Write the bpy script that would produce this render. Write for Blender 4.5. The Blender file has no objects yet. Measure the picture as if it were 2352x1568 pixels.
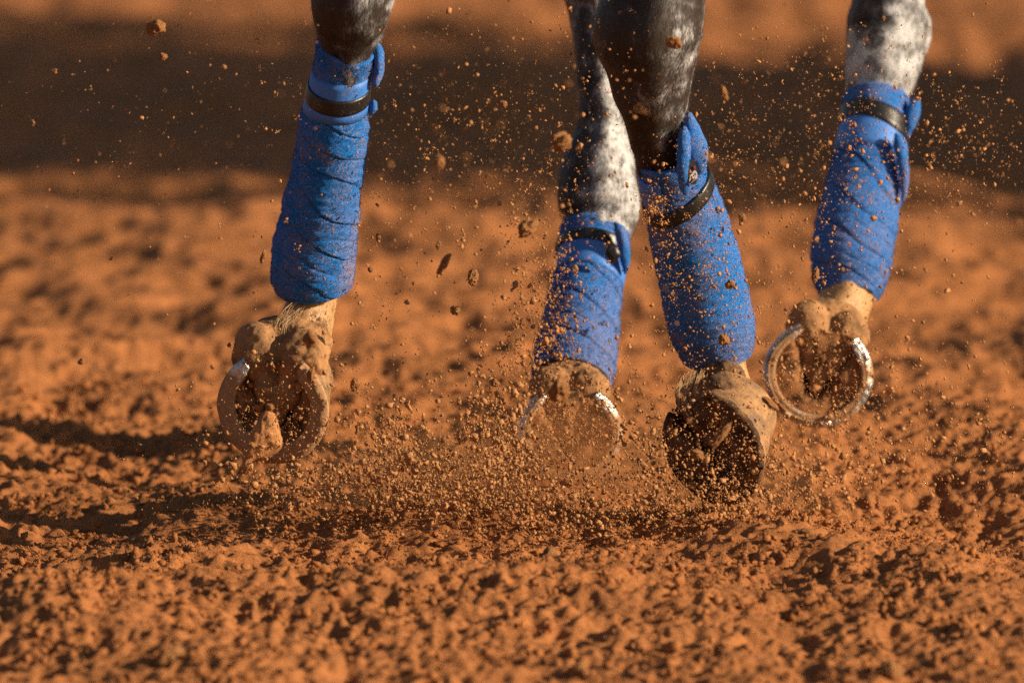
import bpy, bmesh, math, random
import numpy as np
from mathutils import Vector, Matrix

sc = bpy.context.scene
C = sc.collection
RNG = np.random.default_rng(7)
random.seed(7)

# ------------------------------------------------------------------ camera, sky, sun, exposure
CAM_H, LENS, SENS = 1.40, 400.0, 36.0
FOCUS_Y, PITCH = 12.80, math.radians(5.225)
cam_d = bpy.data.cameras.new('camera'); cam = bpy.data.objects.new('camera', cam_d); C.objects.link(cam)
cam.location = (0, 0, CAM_H); cam.rotation_euler = (math.pi/2 - PITCH, 0, 0)
cam_d.lens = LENS; cam_d.sensor_width = SENS; cam_d.clip_start = 0.1; cam_d.clip_end = 3000
cam_d.dof.use_dof = True; cam_d.dof.focus_distance = 12.84; cam_d.dof.aperture_fstop = 5.7
sc.camera = cam

SUN_EL, SUN_SIDE = math.radians(22), math.radians(16)      # low, from the right, a little from the camera side
S_DIR = Vector((math.cos(SUN_EL)*math.cos(SUN_SIDE), -math.cos(SUN_EL)*math.sin(SUN_SIDE), math.sin(SUN_EL)))
world = bpy.data.worlds.new('World'); sc.world = world; world.use_nodes = True
wn = world.node_tree; bg = wn.nodes['Background']
sky = wn.nodes.new('ShaderNodeTexSky'); sky.sky_type = 'NISHITA'; sky.sun_disc = False
sky.sun_elevation = SUN_EL; sky.sun_rotation = math.atan2(S_DIR.x, S_DIR.y)
sky.air_density = 1.0; sky.dust_density = 1.8; sky.ozone_density = 1.6
wn.links.new(sky.outputs[0], bg.inputs[0]); bg.inputs[1].default_value = 0.05
sun_d = bpy.data.lights.new('sun', 'SUN'); sun = bpy.data.objects.new('sun', sun_d); C.objects.link(sun)
sun_d.energy = 5.0; sun_d.angle = math.radians(0.53); sun_d.color = (1.0, 0.83, 0.60)
sun.rotation_euler = (-S_DIR).to_track_quat('-Z', 'Y').to_euler(); sun.location = (6, 8, 6)
sc.view_settings.view_transform = 'Standard'; sc.view_settings.look = 'None'
sc.view_settings.gamma = 1.0; sc.view_settings.exposure = 0.52
sc.cycles.max_bounces = 6; sc.cycles.diffuse_bounces = 2; sc.cycles.glossy_bounces = 2
sc.cycles.volume_bounces = 3; sc.cycles.use_denoising = False

# ------------------------------------------------------------------ helpers
def ray(px, py):                       # a point of the 2352 x 1568 picture -> direction with y = 1
    a = (px-1176.0)/2352*SENS/LENS; b = -(py-784.0)/2352*SENS/LENS
    c, s = math.cos(PITCH), math.sin(PITCH)
    d = np.array([a, c + b*s, -s + b*c]); return d/d[1]
def P(px, py, Y): return np.array([0, 0, CAM_H]) + ray(px, py)*Y
def MM(Y): return Y*SENS/LENS/2352     # metres for one of those points at that depth

_tab = np.random.default_rng(3)
_perm = np.concatenate([_tab.permutation(1024)]*3)
_g = _tab.normal(size=(1024, 3)); _g /= np.linalg.norm(_g, axis=1)[:, None]
def noise3(p, seed=0):
    p = np.asarray(p, float) + seed*17.31
    i = np.floor(p).astype(np.int64); f = p - i; i &= 1023
    u = f*f*f*(f*(f*6-15)+10)
    out = 0
    for dx in (0, 1):
        wx = u[:, 0] if dx else 1-u[:, 0]; hx = _perm[i[:, 0]+dx]
        for dy in (0, 1):
            wy = u[:, 1] if dy else 1-u[:, 1]; hy = _perm[hx + (i[:, 1]+dy & 1023)]
            for dz in (0, 1):
                wz = u[:, 2] if dz else 1-u[:, 2]
                g = _g[_perm[hy + (i[:, 2]+dz & 1023)]]
                out = out + wx*wy*wz*(g[:, 0]*(f[:, 0]-dx) + g[:, 1]*(f[:, 1]-dy) + g[:, 2]*(f[:, 2]-dz))
    return out*1.6
_g2 = _tab.uniform(0, 2*math.pi, 1024); _g2 = np.stack([np.cos(_g2), np.sin(_g2)], 1)
def noise2(x, y, seed=0):
    x = x + seed*13.7 + 100; y = y + seed*7.9 + 100
    ix = np.floor(x).astype(np.int64); iy = np.floor(y).astype(np.int64); fx = x-ix; fy = y-iy
    ux = fx*fx*fx*(fx*(fx*6-15)+10); uy = fy*fy*fy*(fy*(fy*6-15)+10)
    ix &= 1023; iy &= 1023
    def dot(a, b):
        g = _g2[_perm[_perm[(ix+a) & 1023] + ((iy+b) & 1023)]]
        return g[:, 0]*(fx-a) + g[:, 1]*(fy-b)
    return ((dot(0,0)*(1-ux)+dot(1,0)*ux)*(1-uy) + (dot(0,1)*(1-ux)+dot(1,1)*ux)*uy)*1.5

def mesh_obj(name, verts, faces, mat=None, parent=None, smooth=True):
    me = bpy.data.meshes.new(name)
    verts = np.asarray(verts, np.float32).reshape(-1, 3)
    if isinstance(faces, np.ndarray):
        n, k = faces.shape
        me.vertices.add(len(verts)); me.vertices.foreach_set('co', verts.ravel())
        me.loops.add(n*k); me.loops.foreach_set('vertex_index', faces.astype(np.int32).ravel())
        me.polygons.add(n); me.polygons.foreach_set('loop_start', np.arange(0, n*k, k, dtype=np.int32))
        me.update(calc_edges=True)
    else:
        me.from_pydata([tuple(map(float, v)) for v in verts], [], faces)
    if smooth: me.polygons.foreach_set('use_smooth', np.ones(len(me.polygons), bool))
    if mat: me.materials.append(mat)
    o = bpy.data.objects.new(name, me); C.objects.link(o)
    if parent: o.parent = parent
    return o
def tag(o, label=None, cat=None, group=None, kind=None):
    if label: o['label'] = label
    if cat: o['category'] = cat
    if group: o['group'] = group
    if kind: o['kind'] = kind
    return o
def empty(name, loc=(0, 0, 0)):
    o = bpy.data.objects.new(name, None); o.location = loc; o.empty_display_size = 0.1; C.objects.link(o); return o
def point_attr(o, name, vals):
    a = o.data.attributes.new(name, 'FLOAT', 'POINT'); a.data.foreach_set('value', np.asarray(vals, np.float32))

def set_normals(o, nn):
    o.data.polygons.foreach_set('use_smooth', np.ones(len(o.data.polygons), bool))
    o.data.normals_split_custom_set_from_vertices([tuple(x) for x in nn.tolist()])

# ------------------------------------------------------------------ materials
def new_mat(name):
    m = bpy.data.materials.new(name); m.use_nodes = True
    nt = m.node_tree; return m, nt, nt.nodes['Principled BSDF']
def N(nt, kind, **kw):
    n = nt.nodes.new(kind)
    for k, v in kw.items():
        if k.startswith('i_'):
            key = k[2:]
            n.inputs[int(key) if key.isdigit() else key.replace('_', ' ')].default_value = v
        else: setattr(n, k, v)
    return n
def ramp(nt, src, stops):
    r = nt.nodes.new('ShaderNodeValToRGB'); e = r.color_ramp.elements
    while len(e) < len(stops): e.new(0.5)
    for el, (p, c) in zip(e, stops):
        el.position = p; el.color = tuple(c)+(1,) if len(c) == 3 else c
    nt.links.new(src, r.inputs[0]); return r
def coords(nt, scale=(1, 1, 1)):
    tc = nt.nodes.new('ShaderNodeTexCoord'); mp = nt.nodes.new('ShaderNodeMapping')
    mp.inputs['Scale'].default_value = scale; nt.links.new(tc.outputs['Object'], mp.inputs[0]); return mp.outputs[0]
def noise(nt, vec, scale, detail=4, rough=0.6):
    n = N(nt, 'ShaderNodeTexNoise', i_Scale=scale, i_Detail=detail, i_Roughness=rough); nt.links.new(vec, n.inputs['Vector']); return n.outputs[0]
def mix(nt, fac, a, b):
    m = nt.nodes.new('ShaderNodeMix'); m.data_type = 'RGBA'
    for sock, v in ((m.inputs[0], fac), (m.inputs[6], a), (m.inputs[7], b)):
        if isinstance(v, (int, float)): sock.default_value = v
        elif isinstance(v, tuple): sock.default_value = v+(1,) if len(v) == 3 else v
        else: nt.links.new(v, sock)
    return m.outputs[2]
def math_n(nt, op, a, b=None, c=None, clamp=False):
    m = nt.nodes.new('ShaderNodeMath'); m.operation = op; m.use_clamp = clamp
    for k, v in enumerate((a, b, c)):
        if v is None: continue
        if isinstance(v, (int, float)): m.inputs[k].default_value = v
        else: nt.links.new(v, m.inputs[k])
    return m.outputs[0]
def bump(nt, bs, h, strength, dist):
    b = N(nt, 'ShaderNodeBump', i_Strength=strength, i_Distance=dist); nt.links.new(h, b.inputs['Height']); nt.links.new(b.outputs[0], bs.inputs['Normal'])

SOIL = (0.43, 0.168, 0.058)
def soil_mat(name, dark=1.0, SOIL=SOIL):
    m, nt, b = new_mat(name); v = coords(nt)
    f = noise(nt, v, 9, 5, 0.65); f2 = noise(nt, v, 240, 3, 0.7)
    c1 = ramp(nt, f, [(0.30, tuple(x*0.78*dark for x in SOIL)), (0.55, tuple(x*dark for x in SOIL)), (0.75, tuple(x*1.12*dark for x in SOIL))])
    c2 = ramp(nt, f2, [(0.30, (0.70, 0.66, 0.62)), (0.62, (1.05, 1.03, 1.0))])
    mm = nt.nodes.new('ShaderNodeMix'); mm.data_type = 'RGBA'; mm.blend_type = 'MULTIPLY'; mm.inputs[0].default_value = 1
    nt.links.new(c1.outputs[0], mm.inputs[6]); nt.links.new(c2.outputs[0], mm.inputs[7]); nt.links.new(mm.outputs[2], b.inputs['Base Color'])
    b.inputs['Roughness'].default_value = 0.95; b.inputs['Specular IOR Level'].default_value = 0.15
    bump(nt, b, noise(nt, v, 420, 4, 0.7), 0.8, 0.003)
    return m
M_soil = soil_mat('loose red soil'); M_clod = soil_mat('dry soil clod', 1.05, (0.50, 0.235, 0.095)); M_spray = soil_mat('dry airborne soil', 1.15, (0.52, 0.255, 0.105))

def fleece_mat(name, col, grit_lo=0.60, grit_hi=0.67, dust=0.22):
    m, nt, b = new_mat(name); v = coords(nt)
    n1 = noise(nt, v, 900, 3, 0.75); n2 = noise(nt, v, 40, 4, 0.6)
    base = ramp(nt, n1, [(0.30, tuple(x*0.62 for x in col)), (0.70, tuple(min(1, x*1.18) for x in col))]).outputs[0]
    thr = math_n(nt, 'ADD', noise(nt, v, 620, 2, 0.5), math_n(nt, 'MULTIPLY', math_n(nt, 'SUBTRACT', n2, 0.5), 0.42))
    g = ramp(nt, thr, [(grit_lo, (0, 0, 0)), (grit_hi, (1, 1, 1))]).outputs[0]
    dirt = math_n(nt, 'MAXIMUM', g, math_n(nt, 'MULTIPLY', ramp(nt, noise(nt, v, 22, 3, 0.6), [(0.45, (0, 0, 0)), (0.75, (1, 1, 1))]).outputs[0], dust))
    at = N(nt, 'ShaderNodeAttribute', attribute_name='dirt')
    dirt = math_n(nt, 'MAXIMUM', dirt, math_n(nt, 'MULTIPLY', at.outputs['Fac'], math_n(nt, 'ADD', 0.35, n1)), clamp=True)
    nt.links.new(mix(nt, dirt, base, (0.44, 0.25, 0.13)), b.inputs['Base Color'])
    b.inputs['Roughness'].default_value = 0.95; b.inputs['Specular IOR Level'].default_value = 0.1
    b.inputs['Sheen Weight'].default_value = 0.12; b.inputs['Sheen Roughness'].default_value = 0.4; b.inputs['Sheen Tint'].default_value = (0.35, 0.5, 1, 1)
    bump(nt, b, math_n(nt, 'ADD', n1, noise(nt, v, 300, 3, 0.7)), 0.7, 0.002)
    return m
BLUE = (0.016, 0.185, 0.60)
M_fleece = fleece_mat('blue fleece', BLUE)
M_web, nt, b = new_mat('satin blue webbing'); v = coords(nt, (1, 1, 1))
nt.links.new(mix(nt, ramp(nt, noise(nt, v, 500, 2), [(0.64, (0, 0, 0)), (0.70, (1, 1, 1))]).outputs[0], (0.04, 0.19, 0.60), (0.40, 0.19, 0.10)), b.inputs['Base Color'])
b.inputs['Roughness'].default_value = 0.55; bump(nt, b, noise(nt, coords(nt, (60, 60, 900)), 1.0, 2), 0.3, 0.001)
M_strap, nt, b = new_mat('black elastic strap'); v = coords(nt)
nt.links.new(mix(nt, ramp(nt, noise(nt, v, 260, 4, 0.7), [(0.58, (0, 0, 0)), (0.78, (1, 1, 1))]).outputs[0], (0.012, 0.012, 0.012), (0.16, 0.10, 0.06)), b.inputs['Base Color'])
b.inputs['Roughness'].default_value = 0.33; bump(nt, b, noise(nt, v, 700, 2), 0.3, 0.001)

M_coat, nt, b = new_mat('dapple grey coat'); v = coords(nt); vs = coords(nt, (1, 1, 0.16))
at = N(nt, 'ShaderNodeAttribute', attribute_name='coat').outputs['Fac']; dust_at = N(nt, 'ShaderNodeAttribute', attribute_name='dirt').outputs['Fac']
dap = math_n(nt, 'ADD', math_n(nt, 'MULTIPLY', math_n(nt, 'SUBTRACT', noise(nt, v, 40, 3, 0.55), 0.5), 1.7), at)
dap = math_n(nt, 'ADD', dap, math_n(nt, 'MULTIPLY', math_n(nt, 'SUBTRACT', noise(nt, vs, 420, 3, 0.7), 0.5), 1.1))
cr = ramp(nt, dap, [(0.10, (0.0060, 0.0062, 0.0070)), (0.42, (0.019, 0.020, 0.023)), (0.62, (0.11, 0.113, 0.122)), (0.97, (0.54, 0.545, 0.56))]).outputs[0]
dd = math_n(nt, 'MULTIPLY', dust_at, math_n(nt, 'ADD', 0.45, noise(nt, v, 60, 4, 0.7)), clamp=True)
nt.links.new(mix(nt, dd, cr, (0.50, 0.28, 0.12)), b.inputs['Base Color'])
b.inputs['Roughness'].default_value = 0.5; b.inputs['Specular IOR Level'].default_value = 0.35
bump(nt, b, noise(nt, vs, 700, 3, 0.7), 0.5, 0.0015)

def horn_mat(name, a, c, rough=0.6, lo=0.42, hi=0.60):
    m, nt, b = new_mat(name); v = coords(nt)
    f = ramp(nt, math_n(nt, 'ADD', math_n(nt, 'MULTIPLY', noise(nt, v, 45, 5, 0.65), 0.7), math_n(nt, 'MULTIPLY', noise(nt, v, 480, 3, 0.7), 0.3)), [(lo, (0, 0, 0)), (hi, (1, 1, 1))]).outputs[0]
    nt.links.new(mix(nt, f, a, c), b.inputs['Base Color']); b.inputs['Roughness'].default_value = rough; b.inputs['Specular IOR Level'].default_value = 0.25
    bump(nt, b, noise(nt, v, 350, 4, 0.7), 0.6, 0.002); return m
M_wall = horn_mat('dusty hoof horn', (0.20, 0.115, 0.06), (0.46, 0.24, 0.10))
M_sole = horn_mat('dark sole with dirt', (0.06, 0.030, 0.015), (0.38, 0.165, 0.06), 0.95, 0.40, 0.55)
M_frog = horn_mat('dusty frog', (0.16, 0.08, 0.04), (0.40, 0.20, 0.085), 0.9, 0.38, 0.55)
M_dark = horn_mat('damp horn with painted shade', (0.045, 0.025, 0.014), (0.27, 0.135, 0.06), 0.9, 0.42, 0.62)  # darker copy of the sole, with one hoof's shade put into the colour
M_dark2 = horn_mat('dusty heel with painted shade', (0.05, 0.028, 0.016), (0.30, 0.155, 0.07), 0.85, 0.40, 0.62)  # heel of the same hoof, its shade darkened into the tone
M_bulb = horn_mat('dusty heel skin', (0.15, 0.08, 0.04), (0.42, 0.21, 0.085), 0.9, 0.34, 0.58)
M_shoe, nt, b = new_mat('worn horseshoe steel'); v = coords(nt)
f = math_n(nt, 'ADD', math_n(nt, 'MULTIPLY', math_n(nt, 'SUBTRACT', noise(nt, v, 19, 3, 0.6), 0.28), 1.55), math_n(nt, 'MULTIPLY', noise(nt, v, 420, 3), 0.35))
f = math_n(nt, 'ADD', f, math_n(nt, 'MULTIPLY', math_n(nt, 'SUBTRACT', N(nt, 'ShaderNodeAttribute', attribute_name='dirt').outputs['Fac'], 0.45), 0.55))
f = ramp(nt, f, [(0.34, (0, 0, 0)), (0.50, (1, 1, 1))]).outputs[0]
nt.links.new(mix(nt, f, (0.62, 0.60, 0.57), (0.40, 0.215, 0.10)), b.inputs['Base Color'])
bump(nt, b, math_n(nt, 'ADD', noise(nt, v, 380, 4, 0.7), math_n(nt, 'MULTIPLY', f, 0.5)), 0.6, 0.002); nt.links.new(math_n(nt, 'SUBTRACT', 0.95, f), b.inputs['Metallic']); nt.links.new(math_n(nt, 'ADD', 0.33, math_n(nt, 'MULTIPLY', f, 0.55)), b.inputs['Roughness'])
def plain(name, col, rough=0.6):
    m, nt, b = new_mat(name); v = coords(nt)
    nt.links.new(mix(nt, noise(nt, v, 30, 4), tuple(x*0.8 for x in col), tuple(min(1, x*1.15) for x in col)), b.inputs['Base Color']); b.inputs['Roughness'].default_value = rough; return m
M_hair = plain('sandy feather hair', (0.50, 0.30, 0.14), 0.55)

# ------------------------------------------------------------------ ground: one sheet to the horizon
def grow(a, step, fac, end):
    out = []; x = a
    while x < end: step *= fac; x += step; out.append(x)
    return out
xs_in = np.arange(-0.66, 0.6601, 0.003)
xo = grow(0.66, 0.003, 1.03, 2.2); xo += grow(xo[-1], xo[-1]-xo[-2], 1.35, 1500)
XS = np.concatenate([-np.array(xo[::-1]), xs_in, np.array(xo)])
y_mid = np.arange(11.25, 13.9, 0.005)
yf = grow(13.9, 0.005, 1.0055, 27); yf += grow(yf[-1], yf[-1]-yf[-2], 1.3, 2500)
yn = grow(-11.25, 0.005, 1.12, -9.5); yn += grow(yn[-1], yn[-1]-yn[-2], 1.5, 300)
YS = np.concatenate([-np.array(yn[::-1]), y_mid, np.array(yf)])
def ground_h(x, y, sx=0.003, sy=0.005):
    """height of the loose soil; octaves finer than the mesh step fade out"""
    s = np.maximum(sx, sy*0.6) + 0*x
    h = 0*x
    def w(l): return np.clip((l/s - 2.0)/2.0, 0, 1)
    h += 0.030*noise2(x/0.9, y/0.75, 1)*w(0.5)
    h += 0.031*noise2(x/0.26, y/0.34, 2)*w(0.3)
    n = noise2(x/0.125, y/0.14, 3); h += (0.017+0.010*np.clip((y-13.3)/1.5, 0, 1))*(0.45-np.abs(n))*w(0.12)
    n = noise2(x/0.052, y/0.056, 4); h += 0.014*(0.45-np.abs(n))*w(0.05)
    n = noise2(x/0.024, y/0.027, 5); h += 0.0075*(0.4-np.abs(n))*w(0.024)
    h += 0.0048*noise2(x/0.0135, y/0.015, 6)*w(0.0125)
    n = noise2(x/0.0092, y/0.0105, 7); h += 0.0036*(0.4-np.abs(n))*w(0.0105)
    far = np.exp(-((np.hypot(x, (y-16)))/30.0)**2)
    h += 0.05*noise2(x/2.3, y/1.6, 8)*far*np.clip((y-14.5)/3, 0, 1)
    return h*np.clip(far*1.5, 0, 1)
gx, gy = np.meshgrid(XS, YS)
sx = np.gradient(XS)[None, :]+0*gx; sy = np.gradient(YS)[:, None]+0*gx
gz = ground_h(gx.ravel(), gy.ravel(), sx.ravel(), sy.ravel())
nx, ny = len(XS), len(YS)
idx = np.arange(nx*ny).reshape(ny, nx)
quads = np.stack([idx[:-1, :-1], idx[:-1, 1:], idx[1:, 1:], idx[1:, :-1]], -1).reshape(-1, 4)
ground = mesh_obj('ground', np.stack([gx.ravel(), gy.ravel(), gz], 1), quads, M_soil, smooth=False)
tag(ground, 'loose churned red soil of the riding arena', kind='structure')

# many small solids in one mesh
OCT = np.array([[1,0,0],[-1,0,0],[0,1,0],[0,-1,0],[0,0,1],[0,0,-1]], float)
OCF = np.array([[0,2,4],[2,1,4],[1,3,4],[3,0,4],[2,0,5],[1,2,5],[3,1,5],[0,3,5]])
def rot_rand(n, rng):
    q = rng.normal(size=(n, 4)); q /= np.linalg.norm(q, axis=1)[:, None]; w, x, y, z = q.T
    return np.stack([1-2*(y*y+z*z), 2*(x*y-z*w), 2*(x*z+y*w), 2*(x*y+z*w), 1-2*(x*x+z*z), 2*(y*z-x*w), 2*(x*z-y*w), 2*(y*z+x*w), 1-2*(x*x+y*y)], 1).reshape(n, 3, 3)
def chunks(cent, rad, rng, stretch=1.0):
    n = len(cent); v = OCT[None]*(1+rng.uniform(-0.42, 0.42, (n, 6, 1)))
    v = v*np.stack([rng.uniform(0.9, 1.15*stretch, n), rng.uniform(0.7, 1.0, n), rng.uniform(0.55, 0.95, n)], 1)[:, None, :]
    v = v + rng.uniform(-0.22, 0.22, v.shape)
    v = np.einsum('nij,nkj->nki', rot_rand(n, rng), v)*rad[:, None, None] + cent[:, None, :]
    f = (OCF[None] + (np.arange(n)*6)[:, None, None]).reshape(-1, 3)
    return v.reshape(-1, 3), f
bm = bmesh.new(); bmesh.ops.create_icosphere(bm, subdivisions=1, radius=1)
ICV = np.array([x.co[:] for x in bm.verts]); ICF = np.array([[q.index for q in p.verts] for p in bm.faces]); bm.free()
def lumps(cent, rad, rng):
    n = len(cent); v = np.repeat(ICV[None], n, 0)*(1+rng.uniform(-0.58, 0.45, (n, len(ICV), 1)))
    v = v*np.stack([rng.uniform(0.9, 1.4, n), rng.uniform(0.7, 1.1, n), rng.uniform(0.55, 0.9, n)], 1)[:, None, :]
    v = np.einsum('nij,nkj->nki', rot_rand(n, rng), v)*rad[:, None, None] + cent[:, None, :]
    return v.reshape(-1, 3), (ICF[None] + (np.arange(n)*len(ICV))[:, None, None]).reshape(-1, 3)
n = 175000
cy = RNG.uniform(11.2, 14.6, n); hw_ = 0.56*cy/12.8; cx = RNG.uniform(-1, 1, n)*hw_
cr_ = 0.00085*np.exp(RNG.exponential(0.55, n)).clip(0.8, 7.5)
n2 = 75000; cy[:n2] = RNG.uniform(12.0, 13.4, n2); cx[:n2] = RNG.uniform(-0.6, 0.6, n2); cr_[:n2] = RNG.uniform(0.0007, 0.0016, n2)
cl = noise2(cx/0.09, cy/0.10, 21); keep = RNG.uniform(0, 1, n) < 0.35+0.9*cl.clip(-0.3, 0.7)
cx, cy, cr_ = cx[keep], cy[keep], cr_[keep]
cz = ground_h(cx, cy) + cr_*RNG.uniform(-0.2, 0.55, len(cx))
big = cr_ > 0.0023; cc_ = np.stack([cx, cy, cz], 1)
v_, f_ = chunks(cc_[~big], cr_[~big], RNG, 1.25)
v2_, f2_ = lumps(cc_[big], cr_[big], RNG); f_ = np.vstack([f_, f2_+len(v_)]); v_ = np.vstack([v_, v2_])
tag(mesh_obj('soil_crumbs', v_, f_, M_soil, smooth=False), 'fine red soil crumbs strewn over the ground', 'soil', kind='stuff')

# clod shapes shared by all the single clods
def ico(sub):
    bm = bmesh.new(); bmesh.ops.create_icosphere(bm, subdivisions=sub, radius=1)
    v = np.array([x.co[:] for x in bm.verts]); f = np.array([[q.index for q in p.verts] for p in bm.faces]); bm.free(); return v, f
I3v, I3f = ico(4); I2v, I2f = ico(3)
CLODS = []
for k in range(9):
    st = RNG.uniform(0.72, 1.2, 3)
    d = 1 + 0.34*noise3(I3v*1.1, 40+k) + 0.26*noise3(I3v*2.3, 60+k) - 0.24*np.abs(noise3(I3v*4.2, 80+k)) + 0.17*noise3(I3v*8.5, 90+k) + 0.10*noise3(I3v*17, 95+k)
    o = mesh_obj('clod_shape', I3v*d[:, None]*st, I3f, M_clod); CLODS.append(o.data); bpy.data.objects.remove(o)
def clod(name, pos, rad, shape=None, rot=None, scale=(1, 1, 1)):
    o = bpy.data.objects.new(name, CLODS[random.randrange(9) if shape is None else shape]); C.objects.link(o)
    o.location = pos; o.rotation_euler = rot if rot else [random.uniform(0, 6.28) for _ in range(3)]
    o.scale = [rad*s for s in scale]; return o
for ya, dep in ((11.75, 'near the bottom edge'), (12.62, 'just below the hooves'), (13.9, 'behind the hooves')):
    for xa, side in ((-0.36, 'on the left'), (0.02, 'in the middle'), (0.38, 'on the right')):
        x = xa*ya/12.8 + random.uniform(-.06, .06); y = ya + random.uniform(-.15, .15); r = random.uniform(0.011, 0.016)
        z = float(ground_h(np.array([x]), np.array([y]))[0]) + r*0.2
        tag(clod('dirt_lump', (x, y, z), r), 'largest lump of red soil lying %s, %s' % (side, dep), 'dirt lump', 'soil lumps lying on the ground')

# ------------------------------------------------------------------ shade band: an added building, unseen, right of the view
M_board = plain('weathered board', (0.30, 0.22, 0.15), 0.85); M_tin = plain('grey sheet roof', (0.30, 0.31, 0.32), 0.5); M_door = plain('green door paint', (0.07, 0.16, 0.10), 0.6)
def box(name, lo, hi, mat, parent):
    x0, y0, z0 = lo; x1, y1, z1 = hi
    return mesh_obj(name, [(x0,y0,z0),(x1,y0,z0),(x1,y1,z0),(x0,y1,z0),(x0,y0,z1),(x1,y0,z1),(x1,y1,z1),(x0,y1,z1)],
                    [(3,2,1,0),(4,5,6,7),(0,1,5,4),(1,2,6,5),(2,3,7,6),(3,0,4,7)], mat, parent, smooth=False)
# its long axis points at the sun, so its shade is one even band across the arena
SHD = 7.5
sun_ax = Vector((math.cos(SUN_SIDE), -math.sin(SUN_SIDE), 0)); Ym = 19.72
caster_shed = empty('caster_shed', Vector((0, Ym, 0)) + sun_ax*(SHD+2)); caster_shed.rotation_euler = (0, 0, -SUN_SIDE)
tag(caster_shed, 'added out-of-view caster of the shade band, board walls and grey sheet roof', 'caster_shed')
hwid = 1.36*math.cos(SUN_SIDE)
def six(name, v, mat): return mesh_obj(name, v, [(3,2,1,0),(4,5,6,7),(0,1,5,4),(1,2,6,5),(2,3,7,6),(3,0,4,7)], mat, caster_shed, smooth=False)
six('wall', [(-2,-hwid,-.1),(2,-hwid,-.1),(2,hwid,-.1),(-2,hwid,-.1),(-2,-hwid,3.9),(2,-hwid,3.9),(2,hwid,4.4),(-2,hwid,4.4)], M_board)
six('roof', [(-2.3,-hwid-.18,3.86),(2.3,-hwid-.18,3.86),(2.3,hwid+.1,4.46),(-2.3,hwid+.1,4.46),(-2.3,-hwid-.18,3.97),(2.3,-hwid-.18,3.97),(2.3,hwid+.1,4.57),(-2.3,hwid+.1,4.57)], M_tin)
box('door', (-2.05, -0.5, 0.02), (-2.003, 0.6, 2.1), M_door, caster_shed)
# an added leafy caster, out of view, frays the near edge of the shade
M_leaf = plain('dull green leaf', (0.07, 0.11, 0.04), 0.6); M_bark = plain('brown bark', (0.16, 0.11, 0.07), 0.9)
tb = Vector((0, Ym-1.62, 0)) + sun_ax*6.8
caster_tree = empty('caster_tree', tb); tag(caster_tree, 'added out-of-view bushy caster right of the arena', 'caster_tree')
tr_ = [(0,0,-.1,.10,.10),(0.03,0,.7,.085,.085),(0,0.05,1.5,.07,.07),(0.05,0,2.3,.05,.05),(0,0.02,3.2,.02,.02)]
TREE_ROWS = [list(map(float, r)) for r in tr_]
rg = np.random.default_rng(11); cen = []
for k in range(90):
    z_ = rg.uniform(1.0, 4.3); cen.append((rg.normal(0, 0.4), rg.normal(0, 0.5), z_))
cen = np.array(cen); lp = cen[rg.integers(0, 90, 3600)] + rg.normal(0, 0.12, (3600, 3))
R_ = rot_rand(3600, rg); q_ = np.array([[-.022,-.04,0],[.022,-.04,0],[.022,.04,.008],[-.022,.04,.008]])
lv = np.einsum('nij,kj->nki', R_, q_) + lp[:, None]
mesh_obj('crown', lv.reshape(-1, 3), np.arange(14400).reshape(-1, 4), M_leaf, caster_tree, smooth=False)

# ------------------------------------------------------------------ lofts
def crom(A, k):
    """Catmull-Rom through the rows of A, k steps a span"""
    A = np.asarray(A, float); Q = np.vstack([2*A[0]-A[1], A, 2*A[-1]-A[-2]]); out = []
    t = np.linspace(0, 1, k, endpoint=False)[:, None]
    for i in range(1, len(Q)-2):
        p0, p1, p2, p3 = Q[i-1], Q[i], Q[i+1], Q[i+2]
        out.append(0.5*(2*p1 + (p2-p0)*t + (2*p0-5*p1+4*p2-p3)*t*t + (3*p1-p0-3*p2+p3)*t**3))
    out.append(A[-1:]); return np.vstack(out)
def pic_rows(rows):
    """(px, py, Y, half width in px, depth ratio) -> (x, y, z, ru, rw)"""
    R = []
    for px, py, Y, hw, dr in rows:
        p = P(px, py, Y); r = hw*MM(Y); R.append([p[0], p[1], p[2], r, r*dr])
    return R
class Tube:
    """rings swept along a centre line; u = picture right, w = towards the camera side"""
    def __init__(s, rows, k=8, ref=(1, 0, 0)):
        D = crom(rows, k); s.c = D[:, :3]; s.ru = D[:, 3]; s.rw = D[:, 4]
        T = np.gradient(s.c, axis=0); T /= np.linalg.norm(T, axis=1)[:, None]; s.T = T
        U = np.array(ref, float)[None] - T*(T@np.array(ref, float))[:, None]; U /= np.linalg.norm(U, axis=1)[:, None]; s.U = U
        s.W = np.cross(T, U)
    def grid(s, nseg, disp=None, i0=0, i1=None, add=0.0):
        i1 = len(s.c) if i1 is None else i1
        th = np.linspace(0, 2*math.pi, nseg, endpoint=False); I = np.arange(i0, i1)
        ct, st = np.cos(th), np.sin(th)
        n = s.U[I][:, None]*ct[None, :, None] + s.W[I][:, None]*st[None, :, None]
        off = s.U[I][:, None]*(ct[None]*(s.ru[I]+add)[:, None])[..., None] + s.W[I][:, None]*(st[None]*(s.rw[I]+add)[:, None])[..., None]
        p = s.c[I][:, None] + off
        if disp is not None: p = p + n*disp(I, th, p)[..., None]
        return p, n, th
def skin(p, cap0=False, cap1=False, base=0):
    m, n, _ = p.shape; i = np.arange(m*n).reshape(m, n); j = np.roll(i, -1, 1)
    q = np.stack([i[:-1], i[1:], j[1:], j[:-1]], -1).reshape(-1, 4)
    F = [tuple(r) for r in (q+base)]
    if cap0: F.append(tuple((i[0]+base)))
    if cap1: F.append(tuple((i[-1][::-1]+base)))
    return p.reshape(-1, 3), F
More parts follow.
